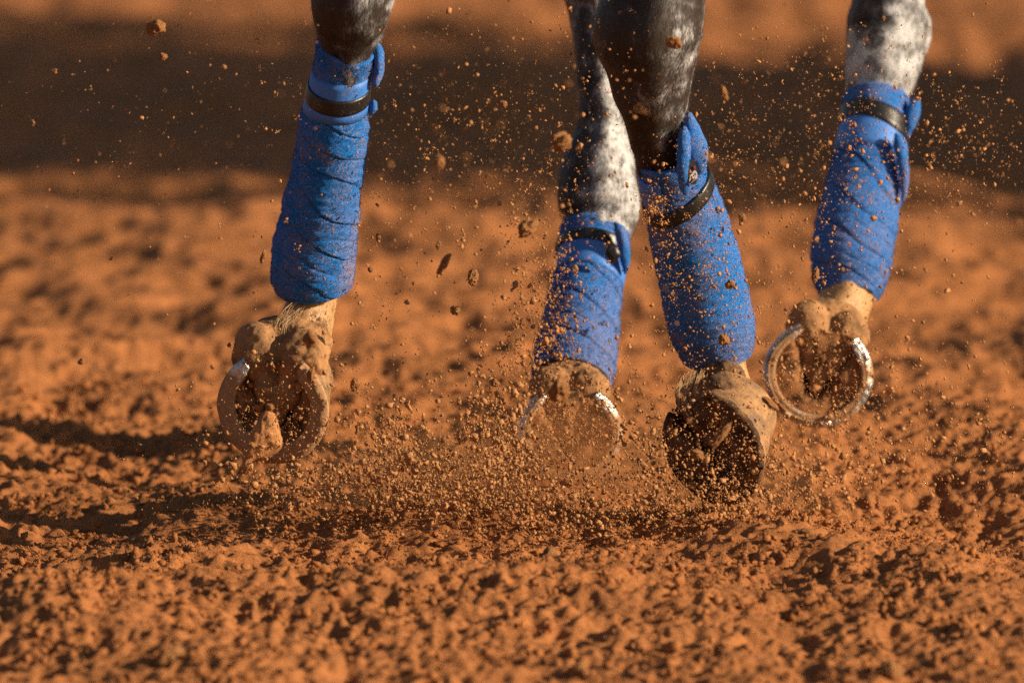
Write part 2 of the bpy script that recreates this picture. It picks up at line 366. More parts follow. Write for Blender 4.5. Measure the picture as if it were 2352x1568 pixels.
def fibres(p, n, flow, count, length, width, rng, lift=0.5, jitter=0.35, rows=None):
    """thin two-sided slivers that stand off a ring grid"""
    m, k, _ = p.shape; r0, r1 = rows if rows else (0, m-1)
    a = rng.uniform(r0, r1-0.001, count); i = a.astype(int); fa = (a-i)[:, None]; j = rng.integers(0, k, count); fj = rng.uniform(0, 1, count)[:, None]; j2 = (j+1) % k
    pos = (p[i, j]*(1-fj)+p[i, j2]*fj)*(1-fa) + (p[i+1, j]*(1-fj)+p[i+1, j2]*fj)*fa
    nn = n[np.minimum(i, n.shape[0]-1), j]
    d = flow[i] + nn*lift + rng.normal(0, jitter, (count, 3)); d /= np.linalg.norm(d, axis=1)[:, None]
    side = np.cross(d, nn) + rng.normal(0, 0.15, (count, 3)); side /= np.linalg.norm(side, axis=1)[:, None]
    L = length*rng.uniform(0.5, 1.3, count)[:, None]
    flip = (np.cross(side, d)*nn).sum(1) < 0; side[flip] *= -1
    a_ = pos - side*width/2; b_ = pos + side*width/2; c_ = pos + d*L
    V = np.stack([a_, b_, c_], 1).reshape(-1, 3); F = np.arange(count*3).reshape(-1, 3)
    return V, F, pos, np.repeat(nn, 3, 0)

_t = Tube(TREE_ROWS, 6); _p, _n, _th = _t.grid(14); _v, _f = skin(_p, True, True); trunk_o = mesh_obj('trunk', _v, _f, M_bark, caster_tree)
caster_tree2 = caster_tree.copy(); C.objects.link(caster_tree2); caster_tree2.location = Vector((0, Ym+1.62, 0)) + sun_ax*7.6; caster_tree2.rotation_euler = (0, 0, 2.1)  # second added caster, unseen, for the far edge of the shade
caster_tree2['label'] = 'added out-of-view bushy caster fraying the far edge of the shade band'; caster_tree['label'] = 'added out-of-view bushy caster fraying the near edge of the shade band'
for ch in list(caster_tree.children):
    c2 = ch.copy(); C.objects.link(c2); c2.parent = caster_tree2
caster_tree['group'] = caster_tree2['group'] = 'added bushy shade casters'

# ------------------------------------------------------------------ the horse
horse = empty('horse', (0.05, 13.2, 0.0))
tag(horse, 'dapple grey horse in blue leg wraps galloping away, only its legs in view', 'horse')
HL = -Vector(horse.location)
def hpart(o, parent=None):
    if parent is None: o.parent = horse; o.location = HL
    else: o.parent = parent
    return o

# upper limb in metres (x, y, z, ru, rw), then picture rows down to the hoof
LEG = {}
LEG[1] = dict(
  up=[(-0.10,13.05,1.30,.10,.20),(-0.145,12.97,1.08,.085,.14),(-0.17,12.83,.90,.058,.075),(-0.176,12.72,.76,.048,.058)],
  pic=[(815,-70,12.675,100,1.15),(811,0,12.668,93,1.15),(804,57,12.68,79,1.1),(799,100,12.69,62,1.1),(793,150,12.70,53,1.1),(768,300,12.735,58,1.05),(735,480,12.775,62,1.05),
       (722,590,12.80,76,1.1),(718,650,12.815,66,1.05),(717,690,12.815,55,1.05),(700,747,12.805,60,1.0),(686,800,12.80,62,.9),(668,850,12.795,60,.8)])
LEG[3] = dict(
  up=[(0.14,13.05,1.30,.10,.20),(0.165,12.98,1.08,.085,.14),(0.17,12.86,.90,.060,.078),(0.168,12.765,.76,.052,.064)],
  pic=[(1512,-60,12.722,108,1.15),(1504,0,12.715,115,1.15),(1486,59,12.715,125,1.12),(1486,95,12.72,121,1.1),(1494,149,12.73,101,1.15),(1498,216,12.74,85,1.1),(1504,270,12.75,72,1.05),
       (1510,330,12.762,60,1.05),(1525,385,12.775,55,1.0),(1572,490,12.80,62,1.0),(1611,637,12.835,72,1.05),(1634,745,12.862,78,1.05),(1648,800,12.872,66,1.0),(1654,845,12.872,60,1.0),
       (1658,900,12.862,68,1.0),(1662,950,12.85,70,.9),(1662,1000,12.845,62,.8)])
LEG[2] = dict(
  up=[(0.20,13.98,1.12,.09,.15),(0.17,13.86,.92,.075,.11),(0.135,13.68,.76,.058,.075)],
  pic=[(1366,-60,13.475,72,1.15),(1368,0,13.46,66,1.15),(1377,130,13.435,57,1.1),(1382,243,13.42,56,1.1),(1386,300,13.415,63,1.1),(1381,345,13.41,78,1.05),(1376,400,13.405,92,1.0),(1376,455,13.395,98,.95),
       (1378,500,13.385,88,.95),(1370,545,13.37,70,1.0),(1356,637,13.345,60,1.0),(1338,740,13.31,62,1.05),(1322,820,13.285,74,1.05),(1315,865,13.265,68,1.0),(1312,905,13.245,62,1.0),(1310,950,13.225,60,.9)])
LEG[4] = dict(
  up=[(0.36,13.98,1.12,.09,.15),(0.385,13.90,.95,.078,.11),(0.405,13.76,.80,.060,.075)],
  pic=[(2044,-70,13.665,80,1.15),(2038,0,13.65,80,1.1),(2038,40,13.64,95,1.0),(2040,68,13.635,98,.98),(2033,122,13.62,93,.95),(2024,170,13.605,87,.95),(2017,212,13.595,74,1.0),
       (2008,290,13.57,62,1.0),(1990,420,13.535,64,1.0),(1966,530,13.51,74,1.05),(1955,610,13.49,78,1.05),(1950,660,13.475,64,1.0),(1940,705,13.455,60,1.0),(1922,755,13.435,62,.95),(1905,800,13.425,58,.85)])
COAT = {1: 0.40, 2: 0.83, 3: 0.25, 4: 0.75}
parts_v, parts_f, coat_v, dirt_v = [], [], [], []
tubes = {}
body_objs = []
for L in (1, 2, 3, 4):
    rows = [list(r) for r in LEG[L]['up']] + pic_rows(LEG[L]['pic'])
    t = Tube(rows, 9); tubes[L] = t; nup = len(LEG[L]['up'])
    top_i = nup*9
    def disp(I, th, p, L=L):
        q = p.reshape(-1, 3)
        d = 0.0045*noise3(q*np.array([22, 22, 9]), 5+L) + 0.0018*noise3(q*np.array([70, 70, 30]), 9+L)
        d = d.reshape(p.shape[:2])
        z = p[..., 2]
        # tendons and bone edges run down the limb
        d = d - 0.0035*np.exp(-((th[None]-2.0)/0.22)**2)*(z > 0.36) + 0.003*np.exp(-((th[None]-1.45)/0.3)**2)
        return d
    p, nrm, th = t.grid(44, disp)
    v_, f_ = skin(p, True, True)
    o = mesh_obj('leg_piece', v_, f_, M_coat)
    zc = np.repeat(t.c[:, 2], 44); side = np.tile(np.cos(th), len(t.c)); n_rows = len(t.c)
    rr = np.repeat(np.arange(n_rows), 44)
    coat = np.full(len(v_), COAT[L])
    pas = rr >= (nup + {1: 8, 3: 12, 2: 12, 4: 11}[L])*9
    if L == 1: coat = coat + 0.26*np.clip(side, -1, 1)  # sun side lighter, shade side darker, painted into the coat tone
    if L == 3: coat = coat + 0.20*np.exp(-((zc-0.53)/0.07)**2)*np.clip(side+0.6, 0, 1) + 0.12*side  # grey patch, plus sun-side lightening put into the tone
    if L == 2: coat = coat - 0.62*np.exp(-((zc-0.40)/0.13)**2)*np.clip(0.15-side, 0, 1) - 0.35*np.clip((zc-0.44)/0.12, 0, 1)*np.clip(0.4-side, 0, 1)  # shaded left half painted in as darker coat
    if L == 4: coat = coat - 0.50*np.clip((zc-0.49)/0.06, 0, 1)*np.clip(0.5-side, 0, 1) + 0.06  # upper left darkened in the coat to stand for its shade
    coat[pas] = 0.88
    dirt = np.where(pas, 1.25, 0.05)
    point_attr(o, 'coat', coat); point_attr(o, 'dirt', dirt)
    tubes[L].grid_p = p; tubes[L].grid_n = nrm; tubes[L].coat = coat; tubes[L].dirt = dirt; tubes[L].top_i = top_i
    body_objs.append(o)
# trunk, neck and head: one sweep from the croup forward
trunk_rows = [(0.00,12.70,1.22,.05,.06),(0.01,12.78,1.24,.19,.22),(0.02,13.0,1.27,.27,.29),(0.06,13.3,1.25,.28,.31),(0.13,13.7,1.23,.29,.33),(0.20,14.05,1.24,.26,.33),
              (0.24,14.30,1.34,.19,.30),(0.29,14.62,1.58,.12,.22),(0.34,14.95,1.78,.09,.16),(0.36,15.10,1.86,.10,.15),(0.37,15.25,1.80,.095,.13),(0.39,15.48,1.62,.07,.085),(0.40,15.62,1.50,.06,.065),(0.40,15.68,1.45,.03,.03)]
tt = Tube([list(map(float, r)) for r in trunk_rows], 6)
pt, ntk, tht = tt.grid(40, lambda I, th, p: 0.008*noise3(p.reshape(-1, 3)*6, 30).reshape(p.shape[:2]))
v_, f_ = skin(pt, True, True)
trunk = mesh_obj('body', v_, f_, M_coat)
point_attr(trunk, 'coat', np.full(len(v_), 0.62)); point_attr(trunk, 'dirt', np.zeros(len(v_)))
for o in body_objs + [trunk]:
    bm = bmesh.new(); bm.from_mesh(o.data); bmesh.ops.recalc_face_normals(bm, faces=bm.faces); bm.to_mesh(o.data); bm.free()
for o in body_objs:
    md = trunk.modifiers.new('join', 'BOOLEAN'); md.operation = 'UNION'; md.object = o; md.solver = 'EXACT'
dg = bpy.context.evaluated_depsgraph_get()
me = bpy.data.meshes.new_from_object(trunk.evaluated_get(dg))
trunk.modifiers.clear()
old = trunk.data; trunk.data = me; bpy.data.meshes.remove(old)
me.polygons.foreach_set('use_smooth', np.ones(len(me.polygons), bool))
for o in body_objs: bpy.data.objects.remove(o)
from mathutils.kdtree import KDTree
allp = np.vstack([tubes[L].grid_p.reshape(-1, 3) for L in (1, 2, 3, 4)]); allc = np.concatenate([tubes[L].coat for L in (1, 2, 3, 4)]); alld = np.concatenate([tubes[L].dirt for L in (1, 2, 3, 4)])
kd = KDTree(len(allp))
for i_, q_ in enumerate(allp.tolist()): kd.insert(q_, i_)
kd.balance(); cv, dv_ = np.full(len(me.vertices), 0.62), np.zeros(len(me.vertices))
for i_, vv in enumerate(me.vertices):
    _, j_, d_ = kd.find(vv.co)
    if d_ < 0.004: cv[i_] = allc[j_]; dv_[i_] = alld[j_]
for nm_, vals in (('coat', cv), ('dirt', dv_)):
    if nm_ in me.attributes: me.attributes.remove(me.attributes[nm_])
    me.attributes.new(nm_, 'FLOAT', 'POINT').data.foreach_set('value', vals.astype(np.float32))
trunk.name = 'body'; hpart(trunk)

# coat hair that softens the outline of what shows
hv, hf, hc, hd, hn = [], [], [], [], []; nb = 0
for L in (1, 2, 3, 4):
    t = tubes[L]; p, n = t.grid_p, t.grid_n; R = len(t.c)
    for cnt, r0, r1, ln, wd, lift in ((11000, t.top_i-14, t.top_i+{1: 48, 3: 78, 2: 88, 4: 66}[L], 0.0075, 0.00042, 0.28), (3200, R-{1: 44, 3: 44, 2: 34, 4: 40}[L], R-6, 0.006, 0.00045, 0.22)):
        V, F, pos, fn = fibres(p, n, t.T, cnt, ln, wd, RNG, lift, 0.22, (r0, r1)); hn.append(fn)
        hv.append(V); hf.append(F+nb); nb += len(V)
        zz = (pos-0)[:, 2]
        # nearest ring vertex gives the tone
        gp = p.reshape(-1, 3); pick = []
        for s0 in range(0, len(pos), 2000):
            dd = ((pos[s0:s0+2000, None, :]-gp[None, ::3])**2).sum(-1); pick.append(dd.argmin(1)*3)
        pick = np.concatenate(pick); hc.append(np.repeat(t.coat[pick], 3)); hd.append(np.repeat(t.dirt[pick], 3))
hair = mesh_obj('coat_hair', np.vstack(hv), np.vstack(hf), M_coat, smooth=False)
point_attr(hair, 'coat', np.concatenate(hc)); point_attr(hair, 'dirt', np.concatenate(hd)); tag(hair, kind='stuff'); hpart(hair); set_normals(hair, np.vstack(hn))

# ------------------------------------------------------------------ leg wraps
WRAP = {
 1: [(797,112,12.693,66),(790,136,12.70,67),(782,182,12.71,66),(775,227,12.72,70),(767,284,12.733,79),(759,356,12.75,81),(748,420,12.762,82),(739,468,12.773,88),(732,517,12.784,90),(722,566,12.795,96),(719,614,12.806,96),(717,642,12.814,92),(719,660,12.817,82)],
 3: [(1532,362,12.768,70),(1543,395,12.777,77),(1556,435,12.787,82),(1572,483,12.80,89),(1591,556,12.818,95),(1611,637,12.838,98),(1628,718,12.856,100),(1639,765,12.866,96),(1647,812,12.874,82)],
 2: [(1364,525,13.378,78),(1363,569,13.366,82),(1357,625,13.350,77),(1346,668,13.335,83),(1338,718,13.318,86),(1329,775,13.300,91),(1320,831,13.282,95),(1313,868,13.268,92)],
 4: [(2012,230,13.588,77),(2008,290,13.57,76),(2002,330,13.558,80),(1997,382,13.545,86),(1986,430,13.532,88),(1968,512,13.512,92),(1957,577,13.494,93),(1953,630,13.482,88),(1950,676,13.47,70)],
}
DR = {1: 1.08, 2: 1.05, 3: 1.05, 4: 1.05}
wrap_labels = {1: 'blue fleece wrap on the sharp leg farthest left', 3: 'blue fleece wrap with a small logo tag, hanging over a dark hoof', 2: 'dusty blue fleece wrap behind the dark leg', 4: 'blurred blue fleece wrap farthest right'}
wrap_tube = {}; wrap_obj = {}
def smoothstep(a, b, x): t = np.clip((x-a)/(b-a), 0, 1); return t*t*(3-2*t)
for L in (1, 2, 3, 4):
    rows = pic_rows([(a, b_, c_, d_, DR[L]) for a, b_, c_, d_ in WRAP[L]]); t = Tube(rows, 26); wrap_tube[L] = t; m = len(t.c)
    s_len = np.concatenate([[0], np.cumsum(np.linalg.norm(np.diff(t.c, axis=0), axis=1))]); t.s_len = s_len
    def disp(I, th, p, L=L, s_len=s_len):
        q = p.reshape(-1, 3); s = s_len[I][:, None]
        ph = th[None]
        # each turn of the bandage laps over the last: a step down at its lower edge
        wob = 0.10*noise3(q*np.array([9, 9, 14]), 50+L).reshape(p.shape[:2])
        slope = {1: -0.34, 3: 0.3, 2: -0.30, 4: -0.40}[L]
        u = s/0.041 + slope*np.cos(ph) + ph/(2*math.pi)*{1: 1, 3: -1, 2: 1, 4: 1}[L] + wob*4.5
        fr = u - np.floor(u)
        lap = (fr**1.5)*0.0013 - 0.0024*np.exp(-((fr-0.02)/0.035)**2) - 0.0016*np.exp(-((fr-0.55)/0.03)**2)*(noise3(q*11, 66+L).reshape(p.shape[:2]) > 0.22)
        low = smoothstep(0.045, 0.075, s)
        wr = 0.0012*noise3(q*np.array([30, 30, 150]), 55+L).reshape(p.shape[:2]) + 0.0008*noise3(q*180, 58+L).reshape(p.shape[:2])
        return lap*(0.12+0.88*low)*{1: 1.0, 2: 1.0, 3: 0.6, 4: 1.1}[L] + wr
    p, nrm, th = t.grid(96, disp)
    # rolled top and bottom edges: round over and turn inside
    def rim(i, direc):
        out = []
        for a in (25, 55, 85, 120, 155):
            a = math.radians(a); r = 0.0035
            out.append(p[i] - nrm[i]*(r*(1-math.cos(a))) + direc*t.T[i][None]*r*math.sin(a))
        out.append(p[i] - nrm[i]*0.0075 - direc*t.T[i][None]*0.022)
        return out
    P_ = np.stack(rim(0, -1)[::-1] + list(p) + rim(-1, 1))
    v_, f_ = skin(P_)
    o = mesh_obj('leg_wrap', v_, f_, M_fleece); o['label'] = wrap_labels[L]
    bm = bmesh.new(); bm.from_mesh(o.data); bmesh.ops.recalc_face_normals(bm, faces=bm.faces); bm.to_mesh(o.data); bm.free()
    k = 96; sfull = np.concatenate([[0]*6, s_len/s_len[-1], [1]*6]); sv = np.repeat(sfull, k); cs = np.tile(np.cos(th), len(P_))
    dirt = {1: 0.55*smoothstep(0.45, 1, sv)*smoothstep(0.45, 1.0, cs), 2: 0.32*smoothstep(0.25, 0.9, sv)*smoothstep(-0.6, 0.8, cs), 3: 0.85*smoothstep(-0.1, -0.75, cs)*np.exp(-((sv-0.22)/0.13)**2)+0.25*smoothstep(.6, 1, sv), 4: 0.12*sv}[L]
    point_attr(o, 'dirt', dirt); hpart(o); wrap_obj[L] = o
    t.p, t.n = p, nrm
    # fleece pile
    V, F, pos, fn = fibres(p, nrm, t.T*0.15, 26000, 0.0022, 0.0007, RNG, 0.75, 0.6)
    fz = mesh_obj('fleece_pile', V, F, M_fleece, smooth=False); point_attr(fz, 'dirt', np.zeros(len(V))); tag(fz, kind='stuff'); hpart(fz, o); set_normals(fz, fn)
    # grit that clings to the cloth
    ng = {1: 1500, 2: 900, 3: 1500, 4: 500}[L]
    V, F, pos, fn = fibres(p, nrm, t.T, ng, 0.001, 0.001, RNG)
    rg = np.clip(RNG.lognormal(-7.35, 0.45, ng), 0.0003, 0.0022)
    V, F = chunks(pos, rg, RNG, 1.3)
    gr = mesh_obj('clinging_grit', V, F, M_clod, smooth=False); tag(gr, kind='stuff'); hpart(gr, o)

def band(L, s0, s1, add, mat, name, a0=0.0, a1=2*math.pi, tilt=0.0, wave=0.0):
    """flat band round wrap L between arc lengths s0 and s1 (metres from the top)"""
    t = wrap_tube[L]; nseg = 90; th = np.linspace(a0, a1, nseg); m = 7; G = np.zeros((m*2, nseg, 3))
    idxs = np.arange(len(t.c))
    for j, a in enumerate(th):
        for i in range(m):
            s = s0 + (s1-s0)*i/(m-1) + tilt*math.cos(a) + wave*math.sin(a)
            f = np.interp(s, t.s_len, idxs); i0 = min(int(f), len(t.c)-2); fr = f-i0
            def L_(A): return A[i0]*(1-fr)+A[i0+1]*fr
            c, U, W, ru, rw = L_(t.c), L_(t.U), L_(t.W), L_(t.ru), L_(t.rw)
            e = add - (0.0007 if i in (0, m-1) else 0)
            if s < 0: c = c + t.T[0]*s
            G[i, j] = c + U*math.cos(a)*(ru+e) + W*math.sin(a)*(rw+e)
            G[2*m-1-i, j] = c + U*math.cos(a)*(ru+e-0.0022) + W*math.sin(a)*(rw+e-0.0022)
    full = abs(a1-a0-2*math.pi) < 1e-6
    if full: G = G[:, :-1]
    G = np.concatenate([G, G[:1]], 0)
    M_, K = G.shape[:2]; i = np.arange(M_*K).reshape(M_, K)
    if full: q = np.stack([i[:-1], np.roll(i, -1, 1)[:-1], np.roll(i, -1, 1)[1:], i[1:]], -1).reshape(-1, 4)
    else: q = np.stack([i[:-1, :-1], i[:-1, 1:], i[1:, 1:], i[1:, :-1]], -1).reshape(-1, 4)
    o = mesh_obj(name, G.reshape(-1, 3), q, mat); bm = bmesh.new(); bm.from_mesh(o.data); bmesh.ops.remove_doubles(bm, verts=bm.verts, dist=1e-6); bmesh.ops.recalc_face_normals(bm, faces=bm.faces); bm.to_mesh(o.data); bm.free()
    return hpart(o, wrap_obj[L])
band(1, 0.030, 0.078, 0.0017, M_web, 'webbing_band', tilt=-0.003)
band(1, 0.046, 0.064, 0.0034, M_strap, 'strap', tilt=-0.003, wave=0.003)
band(3, 0.012, 0.048, 0.0017, M_web, 'webbing_band', a0=1.9, a1=4.6)
band(3, 0.040, 0.056, 0.0034, M_strap, 'strap', tilt=-0.010, wave=0.004)
band(2, 0.030, 0.070, 0.0017, M_web, 'webbing_band')
band(2, 0.026, 0.040, 0.0036, M_strap, 'strap', tilt=0.004, wave=-0.006)
band(4, 0.024, 0.078, 0.0017, M_web, 'webbing_band')
band(4, 0.026, 0.050, 0.0036, M_strap, 'strap', tilt=0.008, wave=-0.004)

def flap(L, rows, name='fleece_flap', mat=None, fuzz=2500, ref=(1, 0, 0)):
    t = Tube(pic_rows(rows), 8, ref)
    def disp(I, th, p): return (0.0009*noise3(p.reshape(-1, 3)*120, 71)+0.0006*noise3(p.reshape(-1, 3)*300, 72)).reshape(p.shape[:2])
    p, n, th = t.grid(28, disp); v_, f_ = skin(p, True, True)
    o = mesh_obj(name, v_, f_, mat or M_fleece); bm = bmesh.new(); bm.from_mesh(o.data); bmesh.ops.recalc_face_normals(bm, faces=bm.faces); bm.to_mesh(o.data); bm.free()
    point_attr(o, 'dirt', np.full(len(v_), 0.04)); hpart(o, wrap_obj[L])
    return o
# leg 1: the folded end standing off at the right, and the small end below the strap
flap(1, [(862,101,12.70,4,1.5),(868,112,12.70,11,1.8),(870,140,12.70,13,2.0),(868,170,12.70,12,2.0),(862,192,12.70,9,1.8),(858,200,12.70,3,1.5)])
flap(1, [(857,230,12.72,3,1.5),(859,238,12.72,8,1.6),(857,250,12.72,9,1.6),(851,262,12.72,4,1.5)])
# leg 1: raised fleece edge at the left rim
flap(1, [(738,84,12.72,4,2.0),(734,95,12.72,9,2.4),(735,115,12.715,10,2.6),(738,140,12.71,6,2.4)])
# leg 3: long folded end, forked, with the tag in the fork
flap(3, [(1585,258,12.735,4,1.2),(1584,275,12.735,14,1.2),(1588,310,12.735,27,0.9),(1594,345,12.735,33,0.8),(1600,372,12.74,26,0.8),(1606,392,12.745,14,0.8),(1607,402,12.745,4,0.8)])
flap(3, [(1572,290,12.722,4,1.2),(1571,310,12.720,13,1.2),(1570,345,12.718,17,1.1),(1571,385,12.718,16,1.1),(1573,420,12.72,15,1.1),(1574,438,12.722,11,1.1),(1572,447,12.723,4,1.1)])
flap(4, [(2108,224,13.56,4,1.4),(2104,234,13.56,11,1.2),(2097,258,13.555,17,0.9),(2090,285,13.55,14,0.8),(2084,308,13.55,8,0.8),(2080,322,13.55,3,0.8)])
flap(4, [(2058,305,13.505,4,1.2),(2064,325,13.505,12,1.2),(2072,365,13.50,14,1.2),(2076,400,13.50,12,1.2),(2076,440,13.50,9,1.2),(2074,462,13.50,3,1.2)])
flap(2, [(1412,512,13.32,4,1.2),(1424,530,13.315,13,1.2),(1432,565,13.315,14,1.1),(1436,600,13.32,11,1.1),(1436,628,13.325,4,1.1)])
flap(2, [(1395,560,13.292,4,.6),(1404,572,13.29,14,.5),(1408,588,13.29,16,.5),(1405,604,13.29,4,.5)], name='strap_end', mat=M_strap)
# tag with its white curved mark and a red dot, in the fork of the flap on leg 3
M_tag = plain('charcoal label', (0.035, 0.038, 0.045), 0.7); M_white = plain('white print', (0.80, 0.80, 0.80), 0.6); M_red = plain('red print', (0.55, 0.03, 0.05), 0.6)
def flat_strip(name, pts, half, Y, mat, parent, thick=0.0006):
    """a curved stroke in the picture plane, half width in px"""
    A = crom(np.array(pts, float), 6); T = np.gradient(A, axis=0); T /= np.linalg.norm(T, axis=1)[:, None]; Nn = np.stack([-T[:, 1], T[:, 0]], 1)
    w = half*np.sin(np.linspace(0.35, math.pi-0.35, len(A)))[:, None]
    V = []; F = []
    for i in range(len(A)):
        for yy in (Y, Y+thick):
            for s in (-1, 1): V.append(P(*(A[i]+s*Nn[i]*w[i]), yy))
    for i in range(len(A)-1):
        a, b_ = i*4, i*4+4
        F += [(a, a+1, b_+1, b_), (a+2, b_+2, b_+3, a+3), (a, b_, b_+2, a+2), (a+1, a+3, b_+3, b_+1)]
    F += [(0, 2, 3, 1), (len(V)-4, len(V)-3, len(V)-1, len(V)-2)]
    return hpart(mesh_obj(name, V, F, mat, smooth=False), parent)
TY = 12.712
tag_o = flat_strip('logo_tag', [(1590,366),(1588,385),(1590,405),(1594,424)], 14, TY, M_tag, wrap_obj[3], 0.0012); tag_o['label'] = 'charcoal label with a white curved mark and a red dot'
lm = []
for pts, hw, mat in (([(1584,416),(1588,404),(1593,398),(1596,391)], 2.6, M_white), ([(1596,391),(1600,400),(1598,411),(1592,416),(1587,421)], 2.4, M_white), ([(1589,410),(1594,408),(1596,402)], 1.8, M_white), ([(1595,380),(1596,385),(1597,389)], 2.0, M_red)):
    o = flat_strip('logo_mark', pts, hw, TY-0.0012, mat, wrap_obj[3], 0.0005)

# ------------------------------------------------------------------ hooves
def hoof(L, px, py, Y, W, nvec, roll, seed, wall_h=(0.080, 0.038), back=0.030, caked=0.0, bar=0.0145, tips=(0.3, 0.3), dep_=0.008, crumbs=300, dark=False, pad=1.0, lump=1.0):
    c = P(px, py, Y); n = np.array(nvec, float); n /= np.linalg.norm(n)
    up = np.array([math.sin(roll), 0, math.cos(roll)]); v = up - n*(up@n); v /= np.linalg.norm(v); u = np.cross(v, n)
    if u[0] < 0: u = -u
    B = np.stack([u, v, n])
    def to(q): return c + np.asarray(q)@B
    # outline of the bearing surface, from heel to heel round the toe
    h = W/2; out = []
    for a in np.linspace(0, 1, 64, endpoint=False):
        ang = -math.pi + 2*math.pi*a          # 0 = toe
        x, y = math.sin(ang), -math.cos(ang)
        if y > 0:
            taper = 1 - 0.24*y**1.6
            yy = h*0.92*(y**0.9)
            x = math.copysign(abs(x)**0.80, x)*taper
            notch = 0.16*h*math.exp(-(x/0.24)**2)*smoothstep(0.6, 1, np.array(y))
            out.append((h*x, yy-float(notch)))
        else: out.append((h*x, h*y*1.0))
    O = np.array(out)
    # wall: rings from the ground edge up to the coronet, leaning in and back
    rings = []; K = 12
    toe_w = (1 - O[:, 1]/h*1.0)/2; toe_w = np.clip(toe_w, 0, 1)
    hh = wall_h[1] + (wall_h[0]-wall_h[1])*toe_w
    for k in range(K+1):
        f = k/K; sc_ = 1 - 0.20*f - 0.05*f*f; rid = 0.0006*math.sin(f*38)
        x = O[:, 0]*(sc_+rid/h); y = O[:, 1]*(1-0.26*f) + back*f
        if f > 0.86: x = x*(1+0.05*math.sin((f-0.86)/0.14*math.pi)); 
        rings.append(np.stack([x, y, -hh*f], 1))
    f = rings[-1]
    rings.append(np.stack([f[:, 0]*0.86, f[:, 1]*0.86+back*0.2, f[:, 2]-0.006], 1)); rings.append(np.stack([f[:, 0]*0.4, f[:, 1]*0.4+back*0.6, f[:, 2]-0.010], 1))
    R = np.stack(rings); q = R.reshape(-1, 3); q = q + 0.0012*noise3(q*60, seed)[:, None]
    v_, f_ = skin(to(q).reshape(R.shape), False, True)
    hw = mesh_obj('hoof', v_, f_, M_wall); bm = bmesh.new(); bm.from_mesh(hw.data); bmesh.ops.recalc_face_normals(bm, faces=bm.faces); bm.to_mesh(hw.data); bm.free(); hpart(hw)
    # sole: concave, with the two grooves beside the frog, caked unevenly
    rs = np.linspace(0.0, 0.985, 30); G = O[None]*rs[:, None, None]; X, Yc = G[..., 0], G[..., 1]
    s = rs[:, None]+0*X
    dep = -dep_*(1-s**5)
    fw = np.interp(Yc, [-0.42*h, 0.88*h], [0.02*h, 0.40*h]); inside = smoothstep(-0.60*h, -0.30*h, Yc)
    groove = np.exp(-((np.abs(X)-fw*1.32)/(0.12*h))**2)*inside*(s < 0.93)
    q3 = np.stack([X, Yc, 0*X], -1).reshape(-1, 3)
    cake = (0.006*noise3(q3*28, seed+1)+0.004*noise3(q3*75, seed+2)+0.002*noise3(q3*190, seed+3)).reshape(X.shape)
    Z = dep - 0.034*groove + lump*cake*(s < 0.97)*np.clip(1.3-s, 0, 1)
    Q = np.stack([X, Yc, Z], -1); v_, f_ = skin(to(Q.reshape(-1, 3)).reshape(Q.shape))
    hpart(mesh_obj('sole', v_, f_, M_dark if dark else M_sole), hw)
    # frog and heel bulbs: one soft pad grown from overlapping lobes
    lobes = [((-.42,.84,-.34),(.47,.56,.42)), ((.42,.80,-.36),(.47,.54,.42)), ((-.23,.40,-.18),(.22,.50,.19)), ((.23,.40,-.18),(.22,.50,.19)),
             ((0,.02,-.20),(.19,.46,.17)), ((0,1.0,-.78),(.78,.48,.46)), ((0,.62,-.34),(.30,.5,.22))]
    Vs, Fs = [], []
    for (cx_, cy_, cz_), (rx_, ry_, rz_) in lobes:
        Fs.append(I2f + len(I2v)*len(Vs)); pd = pad if cy_ > 0.7 else 1.0; Vs.append((I2v*np.array([rx_, ry_, rz_])*pd + np.array([cx_*pd, cy_*(0.5+0.5*pd), cz_]))*h)
    o = mesh_obj('frog_and_heel', np.vstack(Vs), np.vstack(Fs), M_dark2 if dark else M_bulb)
    md = o.modifiers.new('grow', 'REMESH'); md.mode = 'VOXEL'; md.voxel_size = 0.0021
    md = o.modifiers.new('soft', 'SMOOTH'); md.factor = 0.5; md.iterations = 7
    me_ = bpy.data.meshes.new_from_object(o.evaluated_get(bpy.context.evaluated_depsgraph_get())); o.modifiers.clear(); old_ = o.data; o.data = me_; bpy.data.meshes.remove(old_); me_.name = 'frog_and_heel'
    q = np.zeros(len(me_.vertices)*3, np.float32); me_.vertices.foreach_get('co', q); q = q.reshape(-1, 3).astype(float); nn_ = np.zeros(len(q)*3, np.float32); me_.vertices.foreach_get('normal', nn_)
    q = q + nn_.reshape(-1, 3)*(0.0034*noise3(q*45, seed+5) + 0.0018*noise3(q*120, seed+6) + 0.0009*noise3(q*270, seed+7))[:, None]
    me_.vertices.foreach_set('co', to(q).astype(np.float32).ravel()); me_.polygons.foreach_set('use_smooth', np.ones(len(me_.polygons), bool)); me_.update(); hpart(o, hw)
    # horseshoe: a flat bar bent round the rim, open at the heels
    aa = np.linspace(-math.radians(146), math.radians(146), 140)
    path = np.stack([h*np.sin(aa)*(1-0.06*np.clip(-np.cos(aa), 0, 1)), -h*np.cos(aa)*np.where(np.cos(aa) > 0, 1.0, 0.95)], 1)
    m = len(path); tang = np.gradient(path, axis=0); tang /= np.linalg.norm(tang, axis=1)[:, None]; nrm = np.stack([tang[:, 1], -tang[:, 0]], 1)
    if (nrm[m//2]@path[m//2]) < 0: nrm = -nrm
    wbar = bar*np.interp(np.arange(m), [0, 5, m/2, m-6, m-1], [0.6, 0.95, 1.08, 0.95, 0.6])
